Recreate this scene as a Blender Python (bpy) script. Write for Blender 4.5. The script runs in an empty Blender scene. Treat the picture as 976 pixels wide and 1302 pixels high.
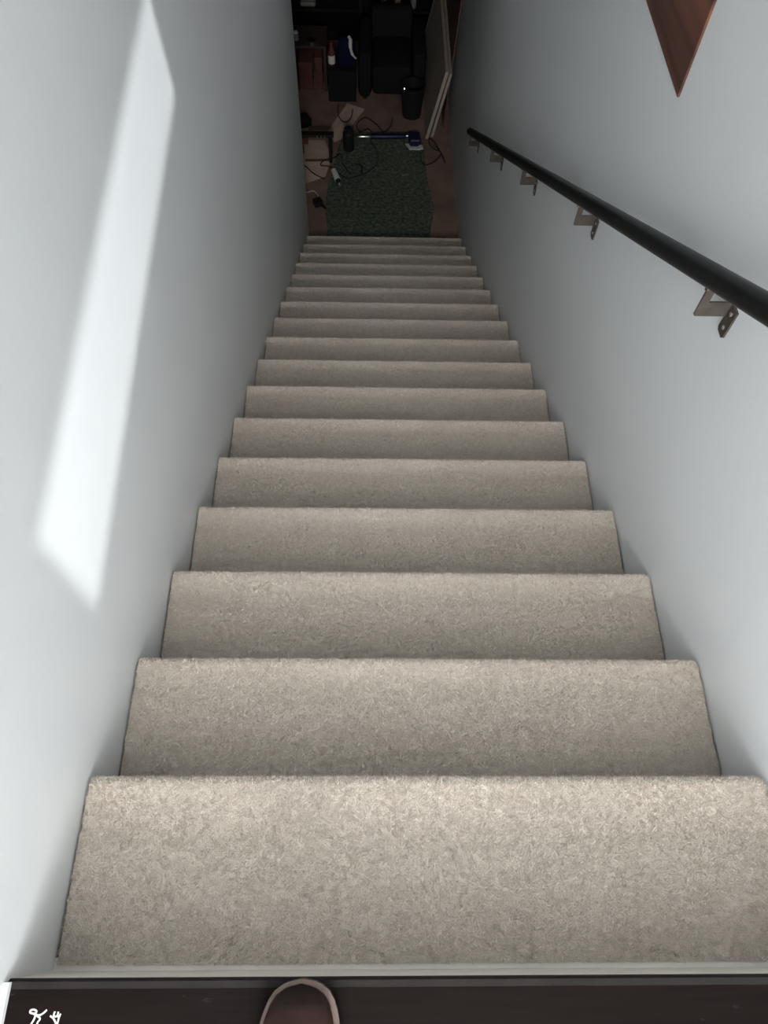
import bpy, bmesh, math, random
import numpy as np
from mathutils import Vector, Matrix

# ------------------------------------------------------------------ camera
CAM_H = 1.1990
cam_d = bpy.data.cameras.new('camera')
cam_d.sensor_fit = 'VERTICAL'; cam_d.sensor_height = 36.0
cam_d.lens = 36.0 * 935.0 / 1302.0
cam_d.clip_start = 0.02; cam_d.clip_end = 100
cam = bpy.data.objects.new('camera', cam_d)
bpy.context.scene.collection.objects.link(cam)
Fv = Vector((0.02346752, 0.47973704, -0.87709842))
Rv = Vector((0.99968664, -0.00361561, 0.02476988))
Uv = Vector((-0.00871178, 0.87740487, 0.47967156))
m3 = Matrix((Rv, Uv, -Fv)).transposed()
cam.matrix_world = Matrix.Translation((0, 0, CAM_H)) @ m3.to_4x4()
sc = bpy.context.scene
sc.camera = cam

# ------------------------------------------------------------------ measures
XL, XR = -0.4834, 0.7166          # the two stair walls
Y0 = -0.0703                      # landing edge
G, RI = 0.27427, 0.16259          # going, rise
YL = Y0 - 0.005                   # front of the landing boards
NST = 17
ZF = -18 * RI                     # basement floor
YEND = Y0 + 17.9 * G              # where the left wall stops
CEIL = 2.45
YB = -2.6                         # wall behind the landing
YFAR = 9.2                        # back of the basement
XBL = -3.2                        # far left of the basement

# ------------------------------------------------------------------ world, sun, daylight
w = bpy.data.worlds.new('world'); sc.world = w; w.use_nodes = True
bg = w.node_tree.nodes['Background']
bg.inputs[0].default_value = (0.80, 0.88, 1.0, 1); bg.inputs[1].default_value = 1.0

SUN_SHIFT = Vector((-1.2, 0.90, -1.20))      # from the sun slot to the left wall
sd = bpy.data.lights.new('sun_offscreen', 'SUN'); sd.energy = 2.6; sd.angle = math.radians(1.3)
sd.color = (0.93, 0.98, 1.0)
sun = bpy.data.objects.new('sun_offscreen', sd); sc.collection.objects.link(sun)
sun.rotation_euler = SUN_SHIFT.to_track_quat('-Z', 'Y').to_euler()

def area(name, loc, target, sx, sy, power, col):
    d = bpy.data.lights.new(name, 'AREA'); d.shape = 'RECTANGLE'; d.size = sx; d.size_y = sy
    d.energy = power; d.color = col
    o = bpy.data.objects.new(name, d); sc.collection.objects.link(o)
    o.location = loc
    o.rotation_euler = (Vector(target) - Vector(loc)).to_track_quat('-Z', 'Y').to_euler()
    return o
# daylight in the window behind the landing, which throws the landing's shade down the left wall
area('window_back_offscreen', (0.12, YB - 0.01, 1.5), (0.12, 0, 1.5), 1.0, 1.3, 140, (0.96, 0.985, 1.0))

vs = sc.view_settings
vs.view_transform = 'Standard'; vs.look = 'None'; vs.gamma = 1.0; vs.use_curve_mapping = False
vs.exposure = 0.36

rnd = random.Random(7)

# ------------------------------------------------------------------ materials
def mat(name, col, rough=0.6, metal=0.0, bump=None, var=None, spec=0.5, coat=0.0):
    """col: linear rgb; bump=(scale,strength,distance); var=(scale, amount, stretch)"""
    m = bpy.data.materials.new(name); m.use_nodes = True
    nt = m.node_tree; b = nt.nodes['Principled BSDF']
    b.inputs['Base Color'].default_value = (*col, 1)
    b.inputs['Roughness'].default_value = rough
    b.inputs['Metallic'].default_value = metal
    b.inputs['Specular IOR Level'].default_value = spec
    b.inputs['Coat Weight'].default_value = coat
    tc = nt.nodes.new('ShaderNodeTexCoord')
    if var:
        mp = nt.nodes.new('ShaderNodeMapping'); mp.inputs['Scale'].default_value = var[2] if len(var) > 2 else (1, 1, 1)
        nt.links.new(tc.outputs['Object'], mp.inputs[0])
        n = nt.nodes.new('ShaderNodeTexNoise'); n.inputs['Scale'].default_value = var[0]; n.inputs['Detail'].default_value = 5
        nt.links.new(mp.outputs[0], n.inputs['Vector'])
        r = nt.nodes.new('ShaderNodeValToRGB')
        r.color_ramp.elements[0].position = 0.3; r.color_ramp.elements[1].position = 0.7
        a = var[1]
        r.color_ramp.elements[0].color = tuple(max(0, c * (1 - a)) for c in col) + (1,)
        r.color_ramp.elements[1].color = tuple(min(1, c * (1 + a)) for c in col) + (1,)
        nt.links.new(n.outputs['Fac'], r.inputs[0]); nt.links.new(r.outputs[0], b.inputs['Base Color'])
    if bump:
        n2 = nt.nodes.new('ShaderNodeTexNoise'); n2.inputs['Scale'].default_value = bump[0]; n2.inputs['Detail'].default_value = 4
        nt.links.new(tc.outputs['Object'], n2.inputs['Vector'])
        bp = nt.nodes.new('ShaderNodeBump'); bp.inputs['Strength'].default_value = bump[1]; bp.inputs['Distance'].default_value = bump[2]
        nt.links.new(n2.outputs['Fac'], bp.inputs['Height']); nt.links.new(bp.outputs[0], b.inputs['Normal'])
    return m

M = {}
M['wall'] = mat('white_wall_paint', (0.70, 0.71, 0.71), 0.42, bump=(3.0, 0.35, 0.012), var=(1.3, 0.015), spec=0.4)
M['ceil'] = mat('ceiling_paint', (0.78, 0.78, 0.77), 0.8)
M['riser'] = mat('riser_paint', (0.82, 0.78, 0.71), 0.6, var=(14, 0.05))
M['trimwhite'] = mat('gloss_white', (0.80, 0.80, 0.80), 0.3)
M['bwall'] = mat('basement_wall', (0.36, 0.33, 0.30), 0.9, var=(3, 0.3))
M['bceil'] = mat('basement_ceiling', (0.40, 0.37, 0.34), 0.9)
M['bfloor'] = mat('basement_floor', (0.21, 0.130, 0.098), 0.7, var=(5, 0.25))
M['carpet'] = mat('beige_carpet', (0.60, 0.53, 0.46), 0.95, bump=(260, 0.5, 0.003), var=(60, 0.08), spec=0.1)
M['stairwood'] = mat('rough_stair_wood', (0.20, 0.145, 0.10), 0.8, var=(8, 0.3))
M['black_metal'] = mat('black_rail_paint', (0.006, 0.006, 0.006), 0.35, spec=0.18)
M['bronze'] = mat('bronze_steel', (0.075, 0.060, 0.050), 0.45, metal=0.3, var=(40, 0.25))
M['screw'] = mat('screw_steel', (0.45, 0.40, 0.36), 0.35, metal=0.9)
M['chalk'] = mat('chalk', (0.62, 0.60, 0.57), 0.9, var=(300, 0.2))
M['leather'] = mat('brown_leather', (0.030, 0.014, 0.011), 0.55, bump=(180, 0.25, 0.001), var=(20, 0.3), spec=0.12)
M['leather2'] = mat('dark_toe_leather', (0.022, 0.013, 0.011), 0.5, bump=(160, 0.25, 0.001), var=(25, 0.3), spec=0.12)
M['welt'] = mat('tan_rubber', (0.13, 0.092, 0.078), 0.6, var=(40, 0.2), spec=0.2)
M['black'] = mat('black_fabric', (0.014, 0.014, 0.015), 0.95, spec=0.05)
M['blackp'] = mat('black_plastic', (0.014, 0.014, 0.015), 0.45, spec=0.25)
M['navy'] = mat('navy_fabric', (0.006, 0.007, 0.028), 0.9, spec=0.1)
M['bluep'] = mat('blue_plastic', (0.008, 0.011, 0.050), 0.4, spec=0.3)
M['chrome'] = mat('bright_steel', (0.9, 0.88, 0.84), 0.22, metal=1.0)
M['whitep'] = mat('white_plastic', (0.62, 0.60, 0.56), 0.5)
M['card'] = mat('cardboard', (0.52, 0.37, 0.28), 0.85, var=(9, 0.15))
M['redbox'] = mat('red_brown_box', (0.095, 0.030, 0.021), 0.8, var=(8, 0.25))
M['ply'] = mat('brown_board', (0.11, 0.055, 0.035), 0.7, var=(5, 0.25, (1, 0.2, 4)))
M['board'] = mat('pale_board', (0.36, 0.30, 0.25), 0.6, var=(6, 0.12))
M['boardface'] = mat('pale_board_face', (0.36, 0.30, 0.25), 0.6, var=(4, 0.10))
M['darkwood'] = mat('dark_shelf_wood', (0.035, 0.022, 0.017), 0.6, var=(6, 0.3, (0.3, 2, 2)))
M['red'] = mat('red_label', (0.10, 0.015, 0.017), 0.5)
M['grey'] = mat('dim_grey', (0.16, 0.15, 0.14), 0.6)
M['cable_white'] = mat('white_cable', (0.5, 0.44, 0.40), 0.6)
M['cable'] = mat('black_cable', (0.010, 0.008, 0.008), 0.6)

def wood_floor_mat():
    m = bpy.data.materials.new('dark_stained_boards'); m.use_nodes = True
    nt = m.node_tree; b = nt.nodes['Principled BSDF']
    tc = nt.nodes.new('ShaderNodeTexCoord'); mp = nt.nodes.new('ShaderNodeMapping')
    mp.inputs['Scale'].default_value = (2.0, 30, 30)
    nt.links.new(tc.outputs['Object'], mp.inputs[0])
    n = nt.nodes.new('ShaderNodeTexNoise'); n.inputs['Scale'].default_value = 4; n.inputs['Detail'].default_value = 7
    nt.links.new(mp.outputs[0], n.inputs['Vector'])
    r = nt.nodes.new('ShaderNodeValToRGB')
    r.color_ramp.elements[0].color = (0.004, 0.0028, 0.0026, 1); r.color_ramp.elements[1].color = (0.014, 0.009, 0.0082, 1)
    nt.links.new(n.outputs['Fac'], r.inputs[0])
    # pale scuffs with shapes of their own
    n3 = nt.nodes.new('ShaderNodeTexNoise'); n3.inputs['Scale'].default_value = 22; n3.inputs['Detail'].default_value = 3
    mp3 = nt.nodes.new('ShaderNodeMapping'); mp3.inputs['Scale'].default_value = (1, 3, 1)
    nt.links.new(tc.outputs['Object'], mp3.inputs[0]); nt.links.new(mp3.outputs[0], n3.inputs['Vector'])
    r3 = nt.nodes.new('ShaderNodeValToRGB'); r3.color_ramp.elements[0].position = 0.70; r3.color_ramp.elements[1].position = 0.80
    nt.links.new(n3.outputs['Fac'], r3.inputs[0])
    mx = nt.nodes.new('ShaderNodeMix'); mx.data_type = 'RGBA'
    nt.links.new(r3.outputs[0], mx.inputs[0]); nt.links.new(r.outputs[0], mx.inputs[6]); mx.inputs[7].default_value = (0.06, 0.055, 0.05, 1)
    nt.links.new(mx.outputs[2], b.inputs['Base Color'])
    b.inputs['Roughness'].default_value = 0.5
    b.inputs['Specular IOR Level'].default_value = 0.04
    return m
M['landing'] = wood_floor_mat()

def walnut_mat():
    m = bpy.data.materials.new('walnut'); m.use_nodes = True
    nt = m.node_tree; b = nt.nodes['Principled BSDF']
    tc = nt.nodes.new('ShaderNodeTexCoord'); mp = nt.nodes.new('ShaderNodeMapping')
    mp.inputs['Scale'].default_value = (1, 0.35, 9)
    nt.links.new(tc.outputs['Object'], mp.inputs[0])
    n = nt.nodes.new('ShaderNodeTexNoise'); n.inputs['Scale'].default_value = 2.2; n.inputs['Detail'].default_value = 6; n.inputs['Distortion'].default_value = 0.5
    nt.links.new(mp.outputs[0], n.inputs['Vector'])
    r = nt.nodes.new('ShaderNodeValToRGB')
    r.color_ramp.elements[0].position = 0.35; r.color_ramp.elements[0].color = (0.052, 0.021, 0.016, 1)
    r.color_ramp.elements[1].position = 0.68; r.color_ramp.elements[1].color = (0.17, 0.065, 0.038, 1)
    nt.links.new(n.outputs['Fac'], r.inputs[0]); nt.links.new(r.outputs[0], b.inputs['Base Color'])
    b.inputs['Roughness'].default_value = 0.4
    return m
M['walnut'] = walnut_mat()

def rug_mat():
    m = mat('green_rug', (0.092, 0.108, 0.080), 0.95, bump=(150, 0.8, 0.006), var=(38, 0.6), spec=0.1)
    return m
M['rug'] = rug_mat()

def pile_mat():
    m = bpy.data.materials.new('carpet_pile'); m.use_nodes = True
    nt = m.node_tree; b = nt.nodes['Principled BSDF']
    at = nt.nodes.new('ShaderNodeAttribute'); at.attribute_name = 'tuft'
    tc = nt.nodes.new('ShaderNodeTexCoord')
    n = nt.nodes.new('ShaderNodeTexNoise'); n.inputs['Scale'].default_value = 9; n.inputs['Detail'].default_value = 4
    nt.links.new(tc.outputs['Object'], n.inputs['Vector'])
    r = nt.nodes.new('ShaderNodeValToRGB')
    r.color_ramp.elements[0].position = 0.3; r.color_ramp.elements[1].position = 0.7
    r.color_ramp.elements[0].color = (0.77, 0.682, 0.594, 1); r.color_ramp.elements[1].color = (0.84, 0.755, 0.670, 1)
    nt.links.new(n.outputs['Fac'], r.inputs[0])
    mx = nt.nodes.new('ShaderNodeMix'); mx.data_type = 'RGBA'; mx.blend_type = 'MULTIPLY'; mx.inputs[0].default_value = 1
    nt.links.new(r.outputs[0], mx.inputs[6]); nt.links.new(at.outputs['Color'], mx.inputs[7])
    nt.links.new(mx.outputs[2], b.inputs['Base Color'])
    b.inputs['Roughness'].default_value = 0.9; b.inputs['Specular IOR Level'].default_value = 0.15
    return m
M['pile'] = pile_mat()

# ------------------------------------------------------------------ helpers
COL = sc.collection
def link(name, me, m, parent=None, loc=None):
    o = bpy.data.objects.new(name, me); COL.objects.link(o)
    if m is not None and len(me.materials) == 0: me.materials.append(m)
    if parent is not None: o.parent = parent
    if loc is not None: o.location = loc
    return o
def tag(o, label, cat, group=None):
    o['label'] = label; o['category'] = cat
    if group: o['group'] = group
    return o
def empty(name, loc, label, cat, rz=0.0, group=None):
    o = bpy.data.objects.new(name, None); COL.objects.link(o); o.location = loc; o.rotation_euler = (0, 0, rz)
    o.empty_display_size = 0.05
    return tag(o, label, cat, group)
class MB:
    def __init__(s): s.bm = bmesh.new()
    def box(s, a, b, mtx=None, bevel=0.0):
        c = [(a[i] + b[i]) / 2 for i in range(3)]; d = [abs(b[i] - a[i]) for i in range(3)]
        g = bmesh.ops.create_cube(s.bm, size=1.0)['verts']
        for v in g:
            v.co = Vector((v.co.x * d[0] + c[0], v.co.y * d[1] + c[1], v.co.z * d[2] + c[2]))
        if bevel:
            es = list({e for v in g for e in v.link_edges})
            res = bmesh.ops.bevel(s.bm, geom=es, offset=bevel, segments=2, affect='EDGES', profile=0.5)
            g = list({v for f in res['faces'] for v in f.verts} | {v for v in g if v.is_valid})
        if mtx is not None:
            for v in g: v.co = mtx @ v.co
        return s
    def prism(s, pts, axis, lo, hi):
        """closed polygon pts in the two other axes, extruded along axis"""
        def mk(p, h):
            l = list(p); l.insert(axis, h); return Vector(l)
        a = [s.bm.verts.new(mk(p, lo)) for p in pts]; b = [s.bm.verts.new(mk(p, hi)) for p in pts]
        n = len(pts)
        s.bm.faces.new(a); s.bm.faces.new(list(reversed(b)))
        for i in range(n): s.bm.faces.new((a[i], b[i], b[(i + 1) % n], a[(i + 1) % n]))
        return s
    def tube(s, pts, rad, seg=10, cap=True):
        pts = [Vector(p) for p in pts]; rings = []
        n = len(pts); up = Vector((0, 0, 1))
        rads = rad if isinstance(rad, (list, tuple)) else [rad] * n
        for i, p in enumerate(pts):
            t = (pts[min(i + 1, n - 1)] - pts[max(i - 1, 0)])
            if t.length < 1e-9: t = Vector((0, 0, 1))
            t.normalize()
            a = t.cross(up)
            if a.length < 1e-3: a = t.cross(Vector((1, 0, 0)))
            a.normalize(); b = a.cross(t)
            rings.append([s.bm.verts.new(p + rads[i] * (math.cos(2 * math.pi * k / seg) * a + math.sin(2 * math.pi * k / seg) * b)) for k in range(seg)])
        for i in range(n - 1):
            for k in range(seg):
                s.bm.faces.new((rings[i][k], rings[i][(k + 1) % seg], rings[i + 1][(k + 1) % seg], rings[i + 1][k]))
        if cap:
            s.bm.faces.new(rings[0]); s.bm.faces.new(rings[-1])
        return s
    def lathe(s, prof, c=(0, 0, 0), seg=18):
        rings = [[s.bm.verts.new((c[0] + r * math.cos(2 * math.pi * k / seg), c[1] + r * math.sin(2 * math.pi * k / seg), c[2] + z)) for k in range(seg)] for r, z in prof]
        for i in range(len(prof) - 1):
            for k in range(seg):
                s.bm.faces.new((rings[i][k], rings[i][(k + 1) % seg], rings[i + 1][(k + 1) % seg], rings[i + 1][k]))
        s.bm.faces.new(rings[0]); s.bm.faces.new(rings[-1])
        return s
    def build(s, name, m, parent=None, smooth=False, loc=None):
        bmesh.ops.recalc_face_normals(s.bm, faces=s.bm.faces[:])
        me = bpy.data.meshes.new(name); s.bm.to_mesh(me); s.bm.free()
        if smooth:
            me.polygons.foreach_set('use_smooth', [True] * len(me.polygons))
            me.set_sharp_from_angle(angle=math.radians(40))
        return link(name, me, m, parent, loc)
def struct(o): o['kind'] = 'structure'; return o
def catmull(pts, k=6):
    P = [Vector(p) for p in pts]; out = []
    for i in range(len(P) - 1):
        a = P[max(i - 1, 0)]; b = P[i]; c = P[i + 1]; d = P[min(i + 2, len(P) - 1)]
        for j in range(k):
            t = j / k
            out.append(0.5 * ((2 * b) + (c - a) * t + (2 * a - 5 * b + 4 * c - d) * t * t + (3 * b - a - 3 * c + d) * t ** 3))
    out.append(P[-1]); return out

# ------------------------------------------------------------------ the shell
TH = 0.12
ZB = ZF - 0.15
# left stair wall: stops at the foot of the stairs
struct(MB().box((XL - TH, YB, ZB), (XL, YEND, CEIL)).build('wall_left', M['wall']))
# right wall, with a slot opening high above the stairs for the plate that shapes the sun patch
ox0, ox1, oz0, oz1 = -0.60, 1.05, 1.00, 1.75     # rough opening (y, z)
b = MB()
b.box((XR, YB, ZB), (XR + TH, ox0, CEIL)); b.box((XR, ox1, ZB), (XR + TH, YEND + 0.02, CEIL))
b.box((XR, ox0, ZB), (XR + TH, ox1, oz0)); b.box((XR, ox0, oz1), (XR + TH, ox1, CEIL))
struct(b.build('wall_right', M['wall']))
# unseen thin frame plate, its quadrilateral opening shaped to throw the sun patch
patch = [(0.478, -0.054), (1.782, 0.087), (1.752, 0.352), (0.474, 0.229)]
q = [(y - SUN_SHIFT.y, z - SUN_SHIFT.z) for y, z in patch]
outer = [(ox0, oz0), (ox1, oz0), (ox1, oz1), (ox0, oz1)]
b = MB()
for x in (XR, XR + 0.012):
    b.o = None
vo = {}
for x in (XR + 0.001, XR + 0.012):
    vo[x] = ([b.bm.verts.new((x, *p)) for p in outer], [b.bm.verts.new((x, *p)) for p in q])
xa, xb = sorted(vo)
for i in range(4):
    j = (i + 1) % 4
    for x in (xa, xb): b.bm.faces.new((vo[x][0][i], vo[x][0][j], vo[x][1][j], vo[x][1][i]))
    b.bm.faces.new((vo[xa][1][i], vo[xa][1][j], vo[xb][1][j], vo[xb][1][i]))
    b.bm.faces.new((vo[xa][0][i], vo[xa][0][j], vo[xb][0][j], vo[xb][0][i]))
struct(b.build('window_sun_patch', M['trimwhite']))
# wall behind the landing with its window
b = MB()
wy = (YB - TH, YB)
b.box((XL - TH, wy[0], -0.2), (-0.40, wy[1], CEIL)); b.box((0.64, wy[0], -0.2), (XR + TH, wy[1], CEIL))
b.box((-0.40, wy[0], -0.2), (0.64, wy[1], 0.84)); b.box((-0.40, wy[0], 2.16), (0.64, wy[1], CEIL))
struct(b.build('wall_back', M['wall']))
win = b = MB()
for a_, c_ in (((-0.40, YB - .09, .84), (-0.35, YB - .03, 2.16)), ((.59, YB - .09, .84), (.64, YB - .03, 2.16)), ((-0.35, YB - .09, .84), (.59, YB - .03, .89)), ((-0.35, YB - .09, 2.11), (.59, YB - .03, 2.16))):
    b.box(a_, c_)
struct(b.build('window_2', M['trimwhite']))
# ceiling above, header wall over the foot of the stairs, basement shell
struct(MB().box((XL - TH, YB - TH, CEIL), (XR + TH, YEND + 0.14, CEIL + 0.1)).build('ceiling', M['ceil']))
BC = -0.50
struct(MB().box((XL - TH, YEND + 0.02, BC), (XR + TH, YEND + 0.14, CEIL)).build('wall_header', M['wall']))
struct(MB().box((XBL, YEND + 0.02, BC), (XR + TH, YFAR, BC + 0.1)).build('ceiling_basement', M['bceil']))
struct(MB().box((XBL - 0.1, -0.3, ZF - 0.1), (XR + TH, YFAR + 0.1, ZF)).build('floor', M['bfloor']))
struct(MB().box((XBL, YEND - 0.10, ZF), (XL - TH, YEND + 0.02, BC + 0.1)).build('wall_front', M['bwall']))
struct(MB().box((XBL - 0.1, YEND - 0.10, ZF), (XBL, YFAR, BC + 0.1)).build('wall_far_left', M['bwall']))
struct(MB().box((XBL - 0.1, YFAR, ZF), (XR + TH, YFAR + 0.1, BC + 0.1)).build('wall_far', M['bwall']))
struct(MB().box((XR, YEND + 0.02, ZF), (XR + TH, YFAR, BC)).build('wall_right_basement', M['wall']))

# ------------------------------------------------------------------ landing floor (boards run across) and painted riser below it
lf = struct(MB().box((XL, YB, -0.14), (XR, YL - 0.004, -0.012)).build('floor_landing', M['stairwood']))
yb_ = YL - 0.012; k = 0
while yb_ > YB:
    y2 = max(yb_ - 0.125, YB)
    MB().box((XL + 0.001, y2 + 0.0012, -0.012), (XR - 0.001, yb_, 0.0), bevel=0.0008).build('plank', M['landing'], lf)
    yb_ = y2
# front nosing strip of the landing
pr = [(YL - 0.0125, -0.009), (YL - 0.0005, -0.009), (YL, -0.006), (YL - 0.0012, -0.0025), (YL - 0.004, 0.0004), (YL - 0.0125, 0.0004)]
struct(MB().prism(pr, 0, XL + 0.001, XR - 0.001).build('trim_1', mat('nosing_strip', (0.022, 0.019, 0.018), 0.5, var=(12, 0.2), spec=0.06)))
struct(MB().box((XL, YL - 0.02, -RI - 0.05), (XR, YL - 0.001, -0.009)).box((XL, YL - 0.002, -RI - 0.05), (XR, Y0 + 0.012, -RI - 0.0035)).build('trim_2', M['riser']))
# low white skirting along the landing
pr = [(XL, 0.0), (XL + 0.006, 0.0), (XL + 0.006, 0.010), (XL, 0.014)]
bm_ = MB(); a_ = [bm_.bm.verts.new((p[0], YL - 0.004, p[1])) for p in pr]; c_ = [bm_.bm.verts.new((p[0], YB, p[1])) for p in pr]
bm_.bm.faces.new(a_); bm_.bm.faces.new(c_[::-1])
for i in range(4): bm_.bm.faces.new((a_[i], c_[i], c_[(i + 1) % 4], a_[(i + 1) % 4]))
struct(bm_.build('baseboard_left', M['trimwhite']))

# ------------------------------------------------------------------ staircase
stair = empty('staircase', (0, 0, ZF), 'long straight staircase covered step by step in beige carpet between white walls', 'staircase')
def wpart(name, bld, m, parent, **k):
    o = bld.build(name, m, None, **k); o.parent = parent
    o.matrix_parent_inverse = Matrix.Translation(-Vector(parent.location)); return o
# rough timber body under the carpet, wall to wall
pts = [(Y0 + 0.013, -RI - 0.013)]
for n in range(1, NST + 1):
    yn = Y0 + n * G - 0.024; zn = -n * RI - 0.013
    pts.append((yn, zn)); pts.append((yn, zn - RI if n < NST else ZF))
pts.append((Y0 + 0.013, ZF))
wpart('timber_body', MB().prism(pts, 0, XL + 0.0006, XR - 0.0006), M['stairwood'], stair)

# one carpeted step, local origin at the nosing front top
R_ = 0.017
def step_profile():
    P = []
    for i in range(24): P.append((-(G + 0.007) + i * (G + 0.007 - R_) / 24, 0.0))
    for i in range(9):
        a = math.pi / 2 * (1 - i / 8); P.append((-R_ + R_ * math.cos(a), -R_ + R_ * math.sin(a)))
    P += [(-0.001, -0.03), (-0.006, -0.042), (-0.013, -0.052), (-0.0165, -0.066), (-0.0165, -0.10), (-0.0165, -RI + 0.002)]
    return P
GAP = 0.0045
W0, W1 = XL + GAP, XR - GAP
def step_mesh(seed):
    r = random.Random(seed); P = step_profile(); bm = bmesh.new()
    XS = [W0, W0 + 0.008] + [W0 + (W1 - W0) * i / 12 for i in range(1, 12)] + [W1 - 0.008, W1]; NX = len(XS) - 1
    grid = []
    for (y, z) in P:
        row = []
        jl, jr = r.uniform(-.0012, .0012), r.uniform(-.0012, .0012)
        for i in range(NX + 1):
            x = XS[i]
            if i == 0: x += jl
            if i == NX: x += jr
            ro = min(x - W0, W1 - x)
            dz = -0.002 if i in (0, NX) else 0
            row.append(bm.verts.new((x, y, z + dz)))
        grid.append(row)
    for a in range(len(P) - 1):
        for i in range(NX): bm.faces.new((grid[a][i], grid[a][i + 1], grid[a + 1][i + 1], grid[a + 1][i]))
    # cut edges: skirt 10 mm down / in
    for i in (0, NX):
        low = [bm.verts.new((g[i].co.x, g[i].co.y - (0.006 if k > 28 else 0), g[i].co.z - (0.010 if k <= 30 else 0))) for k, g in enumerate(grid)]
        for a in range(len(P) - 1): bm.faces.new((grid[a][i], grid[a + 1][i], low[a + 1], low[a]))
    bmesh.ops.recalc_face_normals(bm, faces=bm.faces[:])
    me = bpy.data.meshes.new('carpet_step'); bm.to_mesh(me); bm.free(); me.materials.append(M['carpet'])
    me.polygons.foreach_set('use_smooth', [True] * len(me.polygons)); me.set_sharp_from_angle(angle=math.radians(50))
    return me
def pile_mesh(seed, n=300000):
    rg = np.random.default_rng(seed)
    # arc-length positions along top, nosing, upper front
    P = np.array(step_profile()); seg = np.diff(P, axis=0); L = np.hypot(seg[:, 0], seg[:, 1]); cum = np.r_[0, np.cumsum(L)]
    smax = cum[-1] - 0.06
    s = rg.uniform(0, smax, n); k = np.clip(np.searchsorted(cum, s) - 1, 0, len(L) - 1); t = (s - cum[k]) / L[k]
    pos = P[k] + seg[k] * t[:, None]; tan = seg[k] / L[k][:, None]; nor = np.stack([-tan[:, 1], tan[:, 0]], 1)
    x = rg.uniform(W0 - 0.0008, W1 + 0.0008, n)
    base = np.stack([x, pos[:, 0], pos[:, 1]], 1); nn = np.stack([np.zeros(n), nor[:, 0], nor[:, 1]], 1)
    edge = np.minimum(x - W0, W1 - x) < 0.006
    ln = rg.uniform(0.0030, 0.0056, n); ln[edge] *= 0.7
    lean = rg.normal(0, 0.34, (n, 3))
    # tufts: blades share height, lean and shade with their neighbours
    cs = 0.0058
    cx_ = np.floor((x + 0.0016 * np.sin(s * 1900 + 5 * np.sin(x * 310))) / cs).astype(int); cy_ = np.floor((s + 0.0016 * np.sin(x * 1700 + 4 * np.sin(s * 270))) / cs).astype(int)
    cid = ((cx_ - cx_.min()) * 131 + (cy_ - cy_.min()) * 7919) % 40009
    tl_ = rg.normal(0, 0.45, (40009, 3)); th_ = rg.uniform(0.72, 1.35, 40009); tb_ = rg.normal(1.0, 0.06, 40009)
    lean += tl_[cid]; ln *= th_[cid]
    # slow swirl so the pile lies in patches
    ph = np.sin(x * 9 + 3 * np.sin(pos[:, 0] * 14 + seed)) * 0.5
    lean[:, 0] += ph * 0.8; lean[:, 1] += np.cos(x * 7 + pos[:, 0] * 11) * 0.35
    d = nn + lean; d /= np.linalg.norm(d, axis=1)[:, None]
    tip = base + d * ln[:, None]
    tip[:, 0] = np.clip(tip[:, 0], XL + 0.0012, XR - 0.0012)
    side = np.cross(d, rg.normal(0, 1, (n, 3))); side /= np.linalg.norm(side, axis=1)[:, None]
    wd = rg.uniform(0.0004, 0.0007, n)[:, None]
    root = base - nn * 0.0008
    v = np.empty((n, 3, 3)); v[:, 0] = root - side * wd; v[:, 1] = root + side * wd; v[:, 2] = tip
    me = bpy.data.meshes.new('carpet_pile')
    me.vertices.add(n * 3); me.vertices.foreach_set('co', v.reshape(-1))
    me.loops.add(n * 3); me.loops.foreach_set('vertex_index', np.arange(n * 3, dtype=np.int32))
    me.polygons.add(n); me.polygons.foreach_set('loop_start', np.arange(0, n * 3, 3, dtype=np.int32)); me.polygons.foreach_set('loop_total', np.full(n, 3, dtype=np.int32))
    me.update(calc_edges=True)
    ca = me.color_attributes.new('tuft', 'FLOAT_COLOR', 'POINT')
    g = (rg.normal(1.0, 0.07, n) * tb_[cid]).clip(0.7, 1.25); hue = rg.normal(0, 0.02, n)
    c = np.ones((n, 3, 4)); c[:, :, 0] = (g * (1 + hue))[:, None]; c[:, :, 1] = g[:, None]; c[:, :, 2] = (g * (1 - hue))[:, None]
    ca.data.foreach_set('color', c.reshape(-1))
    me.materials.append(M['pile'])
    return me
smesh = [step_mesh(i) for i in range(3)]; pmesh = [pile_mesh(i) for i in range(2)]
for n in range(1, NST + 1):
    o = link('carpet_step', smesh[n % 3], None, stair)
    dy = {1: 0.009}.get(n, 0.0)
    o.location = Vector((0, Y0 + n * G + dy, -n * RI)) - Vector(stair.location)
    p_ = link('carpet_pile', pmesh[n % 2], None, o); p_['kind'] = 'stuff'

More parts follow.
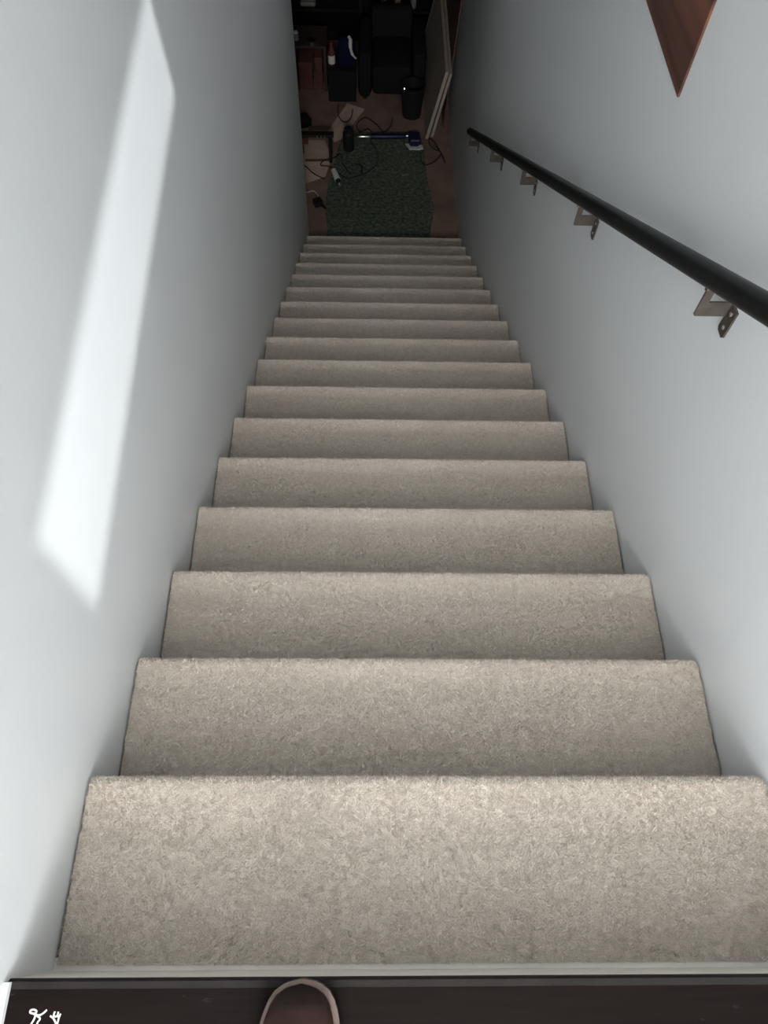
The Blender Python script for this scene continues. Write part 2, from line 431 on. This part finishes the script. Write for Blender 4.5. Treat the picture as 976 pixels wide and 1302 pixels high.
# ------------------------------------------------------------------ handrail and its five brackets
SL = 0.588
def rail_z(y): return 0.327 - SL * (y - 0.858)
XH = XR - 0.070; RR = 0.0228
hr = empty('handrail', (XR, 4.43, rail_z(4.43)), 'round black handrail descending along the right-hand white wall', 'handrail')
yt, ybm = -0.02, 4.44
b = MB()
dv = Vector((0, 1, -SL)).normalized()
p0, p1 = Vector((XH, yt, rail_z(yt))), Vector((XH, ybm, rail_z(ybm)))
b.tube([p0 - dv * 0.0, p0 + dv * 0.004, p1 - dv * 0.004, p1], [RR * 0.85, RR, RR, RR * 0.85], seg=28)
wpart('rail', b, M['black_metal'], hr, smooth=True)
for yb, zt in ((1.016, 0.154), (1.887, -0.360), (2.729, -0.855), (3.539, -1.327), (4.416, -1.844), (0.150, 0.664)):
    zt = rail_z(yb) - 0.083
    yf = yb + 0.034; t = 0.0045
    # wall plate
    b = MB()
    hgt = 0.072; cz = 0.006
    pts = [(yb, zt), (yf, zt), (yf, zt - hgt + cz), (yf - cz, zt - hgt), (yb + cz, zt - hgt), (yb, zt - hgt + cz)]
    b.prism(pts, 0, XR - t, XR + 0.0003)
    pl = wpart('bracket', b, M['bronze'], hr)
    # L-shaped arm in the plane across the stair, bent from the plate's far edge
    xl = XR - 0.069; zb = rail_z(yf) - RR / math.cos(math.atan(SL)) + 0.004
    pts = [(XR - t * 0.3, zt), (xl + 0.017, zt), (xl + 0.017, zb), (xl, zb), (xl, zt - 0.034), (xl + 0.003, zt - 0.037), (XR - t * 0.3, zt - 0.037)]
    b = MB(); b.prism(pts, 1, yf - t, yf)
    a = b.build('arm', M['bronze'], pl); 
    # saddle strip under the rail
    s0 = Vector((XH, yf, rail_z(yf))); nd = Vector((0, -SL, -1)).normalized()
    b = MB()
    rot = Matrix.Translation(s0 + nd * (RR + 0.0005)) @ Matrix.Rotation(-math.atan(SL), 4, 'X')
    b.box((-0.008, -0.006, -0.003), (0.008, 0.004, 0.001), rot)
    b.build('saddle', M['bronze'], pl)
    for dz, col in ((0.016, 'screw'), (0.052, 'screw')):
        b = MB(); b.tube([(XR - t + 0.001, (yb + yf) / 2 - 0.002, zt - dz), (XR - t - 0.002, (yb + yf) / 2 - 0.002, zt - dz), (XR - t - 0.003, (yb + yf) / 2 - 0.002, zt - dz)], [0.0048, 0.0048, 0.0028], 12)
        b.build('screw', M[col], pl)

# ------------------------------------------------------------------ walnut board on the right wall
b = MB(); b.box((XR - 0.006, 1.66, 0.181), (XR, 2.86, 0.95), bevel=0.001)
tag(b.build('walnut_panel', M['walnut']), 'reddish-brown walnut board fixed flat on the right-hand white wall above the handrail', 'wood panel')

# ------------------------------------------------------------------ chalk marks on the landing boards
strokes = [
 [[-0.4427, -0.1149], [-0.4453, -0.114], [-0.445, -0.1116], [-0.4411, -0.1108], [-0.4374, -0.1123], [-0.4374, -0.1147], [-0.4407, -0.1153], [-0.4427, -0.1149]],
 [[-0.4407, -0.1153], [-0.4365, -0.1168], [-0.432, -0.1171], [-0.4274, -0.1147], [-0.4236, -0.1112]],
 [[-0.4375, -0.1165], [-0.4384, -0.1219], [-0.4411, -0.1269], [-0.4422, -0.1288]],
 [[-0.4369, -0.1171], [-0.4317, -0.1198], [-0.4307, -0.1219], [-0.4327, -0.1246], [-0.4333, -0.1272]],
 [[-0.4179, -0.118], [-0.4141, -0.1199], [-0.4109, -0.1231], [-0.4073, -0.1279]],
 [[-0.4126, -0.1131], [-0.4132, -0.1172], [-0.4111, -0.1188], [-0.4085, -0.1178], [-0.4079, -0.1135]],
 [[-0.4085, -0.1178], [-0.4057, -0.1189], [-0.4046, -0.1156]],
 [[-0.4057, -0.1189], [-0.4063, -0.1237], [-0.4065, -0.1285]]]
b = MB()
for s_ in strokes: b.tube([(p.x, p.y, p.z) for p in catmull([(x, y, 0.0002) for x, y in s_], 5)], 0.0012, 8)
for v in b.bm.verts: v.co.z = max(0.0, 0.0002 + (v.co.z - 0.0002) * 0.35)
tag(b.build('chalk_marking', M['chalk']), 'two small white handwritten marks on the dark landing floor near the left wall', 'marking')

# ------------------------------------------------------------------ the shoe on the landing
def interp(tab, t):
    for (a, va), (c, vc) in zip(tab, tab[1:]):
        if t <= c: u = (t - a) / (c - a); u = u; return va + (vc - va) * u
    return tab[-1][1]
WT = [(0, 0.0), (.008, .016), (.02, .0255), (.045, .0365), (.08, .0435), (.13, .0495), (.20, .0540), (.30, .0560), (.42, .053), (.55, .046), (.68, .041), (.82, .040), (.90, .037), (.95, .030), (.985, .018), (1, 0)]
HT = [(0, .030), (.03, .040), (.08, .047), (.16, .053), (.26, .060), (.36, .072), (.48, .090), (.60, .100), (.8, .098), (.93, .100), (1, .092)]
CT = [(0, 0.004), (.12, .003), (.3, 0.0), (.5, -.003), (.7, -.001), (1, 0.0)]
LEN = 0.295
shoe = empty('shoe', (-0.0845, YL - 0.001, 0), 'brown leather shoe with a tan welt, its toe at the edge of the dark landing', 'shoe')
ts = [i / 200 for i in range(0, 16)] + [0.08 + i * 0.02 for i in range(0, 43)] + [0.93, .94, .95, .96, .97, .98, .985, .99, .995, 1.0]
ts = sorted(set(round(t, 4) for t in ts))
def outline(off):
    L_ = [(interp(CT, t) - max(interp(WT, t) + off * (1 if 0.004 < t < .996 else 0), 0.0006), -t * LEN) for t in ts]
    Rr = [(interp(CT, t) + max(interp(WT, t) + off * (1 if 0.004 < t < .996 else 0), 0.0006), -t * LEN) for t in ts]
    return L_ + Rr[::-1]
b = MB(); b.prism([(x, y - 0.0) for x, y in outline(0.0)], 2, 0.0005, 0.014); sole = b.build('sole', M['blackp'], shoe, smooth=True)
b = MB(); b.prism([(x * 1.0, y) for x, y in outline(0.0004)], 2, 0.014, 0.026); wl = b.build('welt', M['welt'], shoe, smooth=True)
def upper(t0, t1, shrink, dz, closed_top=True):
    bm = bmesh.new(); rows = []
    tt = [t for t in ts if t0 <= t <= t1]
    for t in tt:
        wv = max(interp(WT, max(t, 0.0)) - shrink, 0.0008); hv = interp(HT, t) + dz
        # round the nose off
        f = min(1.0, max(0.0, t / 0.07)); hv = 0.026 + (hv - 0.026) * math.sqrt(max(0.0, 1 - (1 - f) ** 2))
        f2 = min(1.0, max(0.0, (1 - t) / 0.03)); hv = 0.026 + (hv - 0.026) * (0.75 + .25 * f2)
        row = []
        for k in range(17):
            a = math.pi * k / 16
            ex = 0.75
            cx = math.copysign(abs(math.cos(a)) ** ex, math.cos(a)); sz = abs(math.sin(a)) ** ex
            row.append(bm.verts.new((interp(CT, t) - 0.0018 - wv * cx, -0.005 - t * (LEN - 0.010), 0.024 + (hv - 0.024) * sz)))
        rows.append(row)
    for i in range(len(rows) - 1):
        for k in range(16):
            if 0.58 < tt[i] < 0.93 and 5 <= k <= 10: continue      # the foot opening
            bm.faces.new((rows[i][k], rows[i][k + 1], rows[i + 1][k + 1], rows[i + 1][k]))
    bmesh.ops.recalc_face_normals(bm, faces=bm.faces[:])
    return bm
b = MB(); b.bm.free(); b.bm = upper(0.0, 1.0, 0.0048, 0.0); up = b.build('upper', M['leather'], shoe, smooth=True)
b = MB(); b.bm.free(); b.bm = upper(0.0, 0.105, 0.0042, 0.0010); b.build('toe_cap', M['leather2'], shoe, smooth=True)
# tongue, collar lining, laces
b = MB(); b.prism([(-.022, -.115), (.022, -.115), (.024, -.185), (-.024, -.185)], 2, 0.0, 0.005)
for v in b.bm.verts: v.co.z += 0.066 + (-v.co.y - .115) * 0.52 - abs(v.co.x) * 0.1
b.build('tongue', M['leather2'], shoe)
b = MB(); b.prism([(x * 0.80, y * .32 - .195) for x, y in outline(-0.004)], 2, 0.060, 0.064); b.build('insole', M['black'], shoe)
for i in range(4):
    yy = -0.122 - i * 0.014; zz = 0.0755 + (-yy - .115) * 0.52
    b = MB(); b.tube(catmull([(-.024, yy, zz - .010), (-.012, yy - .001, zz), (0, yy - .002, zz + .001), (.012, yy - .001, zz), (.024, yy, zz - .010)], 4), 0.0016, 8)
    b.build('lace', M['black'], shoe, smooth=True)

# ------------------------------------------------------------------ basement: rug
edgeL = [(-0.34, 4.68), (-0.34, 4.86), (-0.355, 5.0), (-0.36, 5.15), (-0.35, 5.35), (-0.31, 5.63), (-0.28, 5.86), (-0.21, 6.10)]
edgeR = [(0.49, 4.68), (0.495, 4.86), (0.52, 5.0), (0.53, 5.16), (0.50, 5.37), (0.485, 5.55), (0.48, 5.73), (0.47, 5.89), (0.43, 6.12)]
lft = catmull([(x, y, 0) for x, y in edgeL], 6); rgt = catmull([(x, y, 0) for x, y in edgeR], 6)
poly = [(p.x, p.y) for p in lft] + [(p.x, p.y) for p in reversed(rgt)]
b = MB(); b.prism(poly, 2, ZF, ZF + 0.008)
tag(b.build('rug', M['rug']), 'worn dark green rug on the basement floor at the foot of the stairs', 'rug')

ZT = ZF + 0.008
def sheet(pts, lab, z=ZF, t=0.004, m='card'):
    b = MB(); b.prism(pts, 2, z, z + t); return tag(b.build('cardboard_sheet', M[m]), lab, 'cardboard', 'flattened cardboard on the basement floor')
sheet([(-0.37, 6.12), (-0.21, 6.52), (-0.05, 6.44), (-0.262, 6.0), (-0.312, 5.96)], 'slanting strip of tan cardboard running from the rug towards the black armchair')
sheet([(-0.62, 5.98), (-0.40, 5.98), (-0.325, 5.76), (-0.375, 5.50), (-0.55, 5.40), (-0.62, 5.75)], 'large tan cardboard sheet beside the rug, under the small black stand')
sheet([(-0.66, 6.29), (-0.53, 6.24), (-0.555, 6.10), (-0.68, 6.07)], 'small tan cardboard scrap between the black stand and the red boxes')
# thin wooden lath on the cardboard
b = MB(); b.box((-0.115, -0.008, 0), (0.115, 0.008, 0.012), bevel=0.001)
o = b.build('wood_lath', M['ply'], None, loc=(-0.44, 5.70, ZF + 0.004)); o.rotation_euler = (0, 0, 0.06)
tag(o, 'thin brown wooden lath lying on the large cardboard sheet', 'lath')

# small black folding stand
st = empty('folding_stand', (-0.45, 5.74, ZF + .0065), 'small black stand with a flat bar top beside the left wall end', 'stand')
b = MB(); b.box((-0.16, -0.03, 0.205), (0.145, 0.03, 0.225), bevel=0.003); b.build('top_bar', M['blackp'], st)
b = MB(); b.box((-0.155, -0.05, 0.155), (-0.07, 0.02, 0.205), bevel=0.004); b.build('clamp', M['redbox'], st)
for sx in (-0.13, 0.115):
    for sy in (-0.06, 0.06):
        b = MB(); b.tube([(sx, sy * .3, 0.206), (sx, sy, 0.0)], 0.014, 8); b.build('leg', M['blackp'], st, smooth=True)
for dx in (0.01, 0.04, 0.07):
    b = MB(); b.tube([(dx, -.0305, .214), (dx, -.033, .214)], 0.006, 8); b.build('rivet', M['screw'], st)

# black canister standing on the rug
cn = empty('canister', (-0.185, 5.86, ZT), 'short black canister standing on the rug beside the blue tool', 'canister')
b = MB(); b.lathe([(.042, 0), (.048, .004), (.048, .150), (.045, .158), (.030, .170)]); b.build('body', M['blackp'], cn, smooth=True)
b = MB(); b.lathe([(.030, .168), (.034, .17), (.034, .195), (.028, .200)]); b.build('cap', M['blackp'], cn, smooth=True)

# blue tool with a chrome tube, lying across the rug
tl = empty('floor_tool', (0.12, 5.99, ZT), 'blue floor-cleaning tool with a shiny chrome tube lying across the rug', 'floor tool')
b = MB(); b.tube([(-.245, .0, .030), (-.24, .0, .030), (-.115, .004, .030), (-.11, .004, .030)], [.014, .017, .017, .014], 16); b.build('chrome_tube', M['chrome'], tl, smooth=True)
b = MB(); b.tube([(-.118, .004, .030), (-.10, .005, .030), (.16, .016, .030), (.20, .018, .030)], [.017, .021, .021, .015], 16); b.build('handle', M['bluep'], tl, smooth=True)
b = MB(); b.tube([(.185, .018, .032), (.215, .018, .034)], [.014, .012], 12); b.build('knuckle', M['chrome'], tl, smooth=True)
b = MB(); b.prism([(.215, .045), (.31, .035), (.325, -.06), (.30, -.095), (.235, -.095), (.215, -.04)], 2, 0.012, 0.06); b.build('head', M['bluep'], tl)
b = MB(); b.prism([(.19, -.055), (.34, -.075), (.345, -.115), (.30, -.128), (.225, -.122)], 2, 0.0, 0.013); b.build('base_plate', M['whitep'], tl)
b = MB(); b.box((.235, -.094, .060), (.31, -.080, .066)); b.build('badge', M['grey'], tl)

# cables
def cable(name, pts, lab, m='cable', r=0.0045, z=None):
    z = ZT + r + .0006 if z is None else z + r
    P = [(p[0], p[1], z + (p[2] if len(p) > 2 else 0)) for p in pts]
    b = MB(); b.tube(catmull(P, 7), r, 8)
    return tag(b.build(name, M[m], smooth=True), lab, 'cable', 'cables strewn over the basement floor')
cable('power_cable', [(-0.0, 5.955), (0.05, 5.87), (0.07, 5.71), (0.01, 5.58), (-0.10, 5.50), (-0.18, 5.47), (-0.25, 5.51), (-0.34, 5.61), (-0.42, 5.63), (-0.39, 5.70), (-0.31, 5.73), (-0.25, 5.78), (-0.23, 5.65), (-0.16, 5.51, .009)], 'long black cable looping over the middle of the green rug')
cable('power_cable', [(0.44, 5.82), (0.445, 5.72), (0.48, 5.66), (0.55, 5.70), (0.59, 5.75), (0.62, 5.83), (0.55, 5.89), (0.52, 5.96), (0.53, 6.02), (0.575, 5.94, .009), (0.62, 5.80, .009), (0.65, 5.70), (0.64, 5.76), (0.60, 5.86, .009), (0.56, 5.92)], 'tangled dark cable on bare floor below the leaning boards')
cable('power_cable', [(-0.60, 5.66), (-0.55, 5.62), (-0.49, 5.54), (-0.43, 5.49), (-0.38, 5.46)], 'short black cable crossing the edge of the large cardboard sheet', z=ZF + 0.004)
cable('power_cable', [(-0.60, 5.27), (-0.52, 5.29), (-0.47, 5.31), (-0.43, 5.26), (-0.41, 5.19)], 'pale thin cable leading to the black plug by the left wall end', 'cable_white', 0.004, ZF)
cable('power_cable', [(-0.29, 6.50), (-0.29, 6.36), (-0.26, 6.26), (-0.21, 6.24), (-0.17, 6.31), (-0.16, 6.42)], 'black cable loop hanging over the slanting cardboard strip', z=ZF + 0.004)
cable('power_cable', [(-0.13, 5.64), (-0.08, 5.64), (-0.065, 5.59), (-0.07, 5.535)], 'short black cable stub inside the big loop on the rug', r=0.008)
cable('power_cable', [(0.02, 6.09), (-0.02, 6.14), (-0.09, 6.10), (-0.12, 6.20), (-0.04, 6.30), (0.06, 6.20), (0.12, 6.10), (0.18, 6.18), (0.20, 6.30)], 'black cable snaking between the armchair and the blue tool', z=ZF + 0.008)
# black plug
pg = empty('power_plug', (-0.425, 5.14, ZF), 'black power adapter on bare floor between rug and left wall end', 'power adapter', 0.5)
b = MB(); b.box((-.035, -.03, 0), (.035, .035, .05), bevel=.006); b.build('body', M['blackp'], pg)
b = MB(); b.tube([(.02, -.028, .02), (.032, -.085, .016)], [.014, .008], 10); b.build('strain_relief', M['blackp'], pg)
# white applicator tube with black tip
ap = empty('applicator_tube', (-0.285, 5.47, ZT + .006), 'white tapered tube with a black tip lying on the left edge of the rug', 'tube', 0.30)
b = MB(); b.tube([(0, .075, .022), (0, .070, .022), (0, -.055, .020), (0, -.065, .020)], [.016, .021, .026, .022], 14); b.build('barrel', M['whitep'], ap, smooth=True)
b = MB(); b.tube([(0, -.064, .020), (0, -.085, .020), (0, -.10, .019)], [.022, .018, .010], 12); b.build('cap', M['blackp'], ap, smooth=True)
b = MB(); b.tube([(0, -.099, .019), (0, -.13, .018)], [.006, .003], 8); b.build('nozzle', M['whitep'], ap, smooth=True)
# pale scraps on the rug
for i, (x, y, s_, a, lab) in enumerate([(0.30, 5.53, .030, .4, 'pale paper scrap on the rug, the larger of two'), (0.21, 5.55, .018, -.3, 'pale paper scrap on the rug, the smaller of two')]):
    b = MB(); b.prism([(-s_, -s_ * .25), (s_ * .9, -s_ * .35), (s_, s_ * .2), (-s_ * .2, s_ * .4), (-s_ * .9, s_ * .15)], 2, 0, .003)
    for v in b.bm.verts: v.co.z += .006 * abs(v.co.x) / s_ if v.co.z > .001 else 0
    o = b.build('paper_scrap', M['grey'], None, loc=(x, y, ZT)); o.rotation_euler = (0, 0, a); tag(o, lab, 'scrap')

# black lump by the left wall end, on the small scrap
b = MB(); bmesh.ops.create_icosphere(b.bm, subdivisions=3, radius=1.0)
for v in b.bm.verts:
    n_ = 1 + .14 * math.sin(7 * v.co.x + 2) * math.cos(6 * v.co.y) + .1 * math.sin(9 * v.co.z)
    v.co = Vector((v.co.x * .075 * n_, v.co.y * .06 * n_, max(v.co.z, -.55) * .06 * n_ + .033))
tag(b.build('work_glove', M['black'], None, smooth=True, loc=(-0.60, 6.20, ZF + .003)), 'crumpled black cloth on the small cardboard scrap', 'cloth')

# ------------------------------------------------------------------ leaning boards on the right
def leaning(name, yn, yfar, xb, xt, zt, th, mface, medge, lab, group=None):
    """panel standing on its long edge at x=xb, leaning to x=xt at height zt above floor"""
    e = empty(name, ((xb + xt) / 2, yn, ZF), lab, 'board', 0, group)
    d = Vector((xt - xb, 0, zt)); d.normalize(); nrm = Vector((-d.z, 0, d.x))
    def pr(o0, o1, s0, s1, y0, y1, nm, m):
        base = Vector((xb, 0, 0)); Lh = Vector((xt - xb, 0, zt)).length
        pts = []
        for (s_, o_) in ((s0, o0), (s1, o0), (s1, o1), (s0, o1)):
            p = base + d * (s_ * Lh) + nrm * o_; pts.append((p.x - (xb + xt) / 2, max(p.z, 0.0)))
        b = MB()
        a = [b.bm.verts.new((p[0], y0 - yn, p[1])) for p in pts]; c = [b.bm.verts.new((p[0], y1 - yn, p[1])) for p in pts]
        b.bm.faces.new(a); b.bm.faces.new(c[::-1])
        for i in range(4): b.bm.faces.new((a[i], c[i], c[(i + 1) % 4], a[(i + 1) % 4]))
        return b.build(nm, m, e)
    pr(0, th, 0, 1, yn + .02, yfar - .02, 'core', mface)
    pr(0, th + .001, .96, 1.002, yn, yfar, 'top_edge', medge)
    pr(0, th + .001, 0, .96, yn, yn + .02, 'end_edge', medge)
    pr(0, th + .001, 0, .96, yfar - .02, yfar, 'end_edge', medge)
    return e
leaning('leaning_board', 6.03, 7.45, 0.515, 0.640, 0.590, 0.026, M['boardface'], M['board'], 'pale-edged board leaning on the right basement wall, outer one of two', 'boards leaning in the basement')
leaning('leaning_board', 6.06, 7.20, 0.560, 0.672, 0.560, 0.022, M['boardface'], M['board'], 'pale-edged board leaning on the right basement wall, inner one of two', 'boards leaning in the basement')
leaning('leaning_board', 6.20, 7.44, 0.660, 0.708, 1.12, 0.008, M['ply'], M['ply'], 'tall thin reddish-brown sheet leaning on the wall behind the pale boards', 'boards leaning in the basement')

# ------------------------------------------------------------------ black armchair
ch = empty('armchair', (0.19, 6.86, ZF), 'bulky black armchair standing in the dark beyond the rug', 'armchair', 0.0)
def cushion(a, c, nm, m, r=.05):
    b = MB(); b.box(a, c, bevel=r); return b.build(nm, m, ch, smooth=True)
cushion((-.18, -.30, .05), (.18, .22, .32), 'seat', M['black'])
cushion((-.19, .20, .05), (.19, .34, .54), 'backrest', M['black'])
cushion((-.30, -.32, .03), (-.18, .32, .44), 'armrest', M['black'])
cushion((.18, -.32, .03), (.30, .32, .44), 'armrest', M['black'])
for sx in (-.24, .24):
    for sy in (-.24, .26):
        b = MB(); b.lathe([(.022, 0), (.026, .05)], (sx, sy, 0), 10); b.build('leg', M['blackp'], ch)
# black storage cube left of the chair, the navy bag on it
sb = empty('storage_cube', (-0.255, 6.66, ZF), 'black storage cube between the low shelf and the armchair', 'box')
b = MB(); b.box((-.125, -.12, 0), (.125, .12, .25), bevel=.01); b.build('body', M['black'], sb)
b = MB(); b.box((-.13, -.125, .25), (.13, .125, .28), bevel=.008); b.build('lid', M['black'], sb)
# navy bag with a white strap left of the chair
bgm = empty('shoulder_bag', (-0.212, 6.655, ZF + .28), 'navy blue bag with a curved white strap on the black storage cube', 'bag')
b = MB(); b.box((-.09, -.05, 0), (.09, .08, .22), bevel=.035)
for v in b.bm.verts: k_ = 1 - .25 * (v.co.z / .22); v.co.x *= k_; v.co.y *= k_
b.build('body', M['navy'], bgm, smooth=True)
b = MB(); b.tube(catmull([(.02, .0, .235), (.035, -.025, .222), (.035, -.045, .18), (.05, -.053, .12), (.085, -.053, .08)], 6), [.012] * 6 + [.016] * 8 + [.012] * 6 + [.007] * 5, 10)
b.build('strap', M['whitep'], bgm, smooth=True)

# black waste bin between the chair and the leaning boards
wb = empty('waste_bin', (0.375, 6.38, ZF), 'black open waste bin between the armchair and the leaning boards', 'bin')
b = MB(); b.lathe([(.085, 0), (.105, .26), (.110, .265), (.110, .28), (.100, .28), (.098, .262), (.080, .012)]); b.build('body', M['blackp'], wb, smooth=True)
b = MB(); b.lathe([(.012, 0), (.014, .02), (.009, .03)], (-.08, -.078, .265), 10); b.build('clip', M['chrome'], wb)

# ------------------------------------------------------------------ low dark shelf at left with boxes and bottles
sh = empty('low_shelf', (-0.62, 6.86, ZF), 'low dark wooden shelf unit left of the armchair', 'shelf')
SH = 0.40
b = MB(); b.box((-.42, -.16, SH - .022), (.225, .17, SH), bevel=.002); b.build('top', M['darkwood'], sh)
for x in (-.41, -.055, .212):
    b = MB(); b.box((x - .011, -.155, 0), (x + .011, .165, SH - .022)); b.build('upright', M['darkwood'], sh)
b = MB(); b.box((-.41, .150, 0), (.212, .165, SH - .022)); b.build('back_panel', M['darkwood'], sh)
for (x, y, wx, dy, hz, lab) in ((-0.835, 6.84, .26, .22, .27, 'red-brown box in the left bay of the low shelf'), (-0.59, 6.82, .12, .20, .25, 'squat red-brown box in the right bay of the low shelf'), (-0.47, 6.82, .06, .18, .29, 'narrow red-brown box in the right bay of the low shelf')):
    e = empty('storage_box', (x, y, ZF), lab, 'box', 0, 'boxes in the low shelf')
    b = MB(); b.box((-wx / 2, -dy / 2, 0), (wx / 2, dy / 2, hz * .82), bevel=.003); b.build('body', M['redbox'], e)
    b = MB(); b.box((-wx / 2 - .004, -dy / 2 - .004, hz * .82), (wx / 2 + .004, dy / 2 + .004, hz), bevel=.003); b.build('lid', M['redbox'], e)
zs = ZF + SH
bt = empty('bottle', (-0.345, 6.64, ZF + .28), 'dark red bottle with a white label on the black storage cube', 'bottle')
b = MB(); b.lathe([(.028, 0), (.032, .006), (.032, .12), (.014, .155), (.013, .185)]); b.build('body', M['red'], bt, smooth=True)
b = MB(); b.lathe([(.0325, .02), (.0328, .03), (.0328, .085), (.0325, .09)]); b.build('label_band', M['whitep'], bt, smooth=True)
b = MB(); b.lathe([(.015, .183), (.015, .20)]); b.build('cap', M['red'], bt)
tn = empty('tin', (-0.52, 6.75, zs), 'small shiny flat tin on the low shelf', 'tin')
b = MB(); b.lathe([(.036, 0), (.036, .022)]); b.build('body', M['chrome'], tn); b = MB(); b.lathe([(.038, .020), (.038, .028), (.034, .030)]); b.build('lid', M['chrome'], tn)
jr = empty('jar', (-0.66, 6.80, zs), 'small pale jar on the low shelf near the left wall end', 'jar')
b = MB(); b.lathe([(.022, 0), (.024, .004), (.024, .05), (.018, .058)]); b.build('body', M['grey'], jr, smooth=True); b = MB(); b.lathe([(.019, .056), (.019, .07)]); b.build('lid', M['whitep'], jr)

# white bundle on a second, taller shelf at the back and a few jars
tb = empty('tall_shelf', (-0.35, 7.72, ZF), 'tall black shelving at the back of the basement', 'shelf')
for x in (-.75, .25, 1.0):
    for y in (-.18, .18):
        b = MB(); b.box((x - .015, y - .015, 0), (x + .015, y + .015, 1.35)); b.build('post', M['blackp'], tb)
b = MB(); b.box((-.765, .182, 0.0), (1.015, .19, 1.33)); b.build('back_panel', M['black'], tb)
b = MB(); b.box((-.735, -.188, 0.0), (.985, -.17, .06)); b.build('kick_plate', M['black'], tb)
for z in (.06, .26, .66, 1.06, 1.33):
    b = MB(); b.box((-.765, -.19, z), (1.015, .19, z + .02)); b.build('shelf_board', M['black'], tb)
wbn = empty('bundle', (-0.60, 7.62, ZF + .28), 'pale folded bundle on the tall black shelving', 'bundle')
b = MB(); b.box((-.075, -.06, 0), (.075, .06, .045), bevel=.018); b.build('lower_fold', M['grey'], wbn, smooth=True)
b = MB(); b.box((-.068, -.055, .043), (.068, .055, .085), bevel=.018); b.build('upper_fold', M['grey'], wbn, smooth=True)
for i, (x, hh, lab) in enumerate(((0.12, .09, 'squat dim jar on the tall black shelving'), (0.25, .12, 'brownish dim jar on the tall black shelving'), (0.40, .14, 'slim dark jar on the tall black shelving'))):
    e = empty('jar', (x, 7.60, ZF + .28), lab, 'jar', 0, 'jars on the tall shelving')
    b = MB(); b.lathe([(.026, 0), (.030, .004), (.030, hh * .75), (.02, hh * .85)]); b.build('body', M['grey' if i != 1 else 'card'], e, smooth=True)
    b = MB(); b.lathe([(.021, hh * .84), (.021, hh)]); b.build('lid', M['blackp'], e)
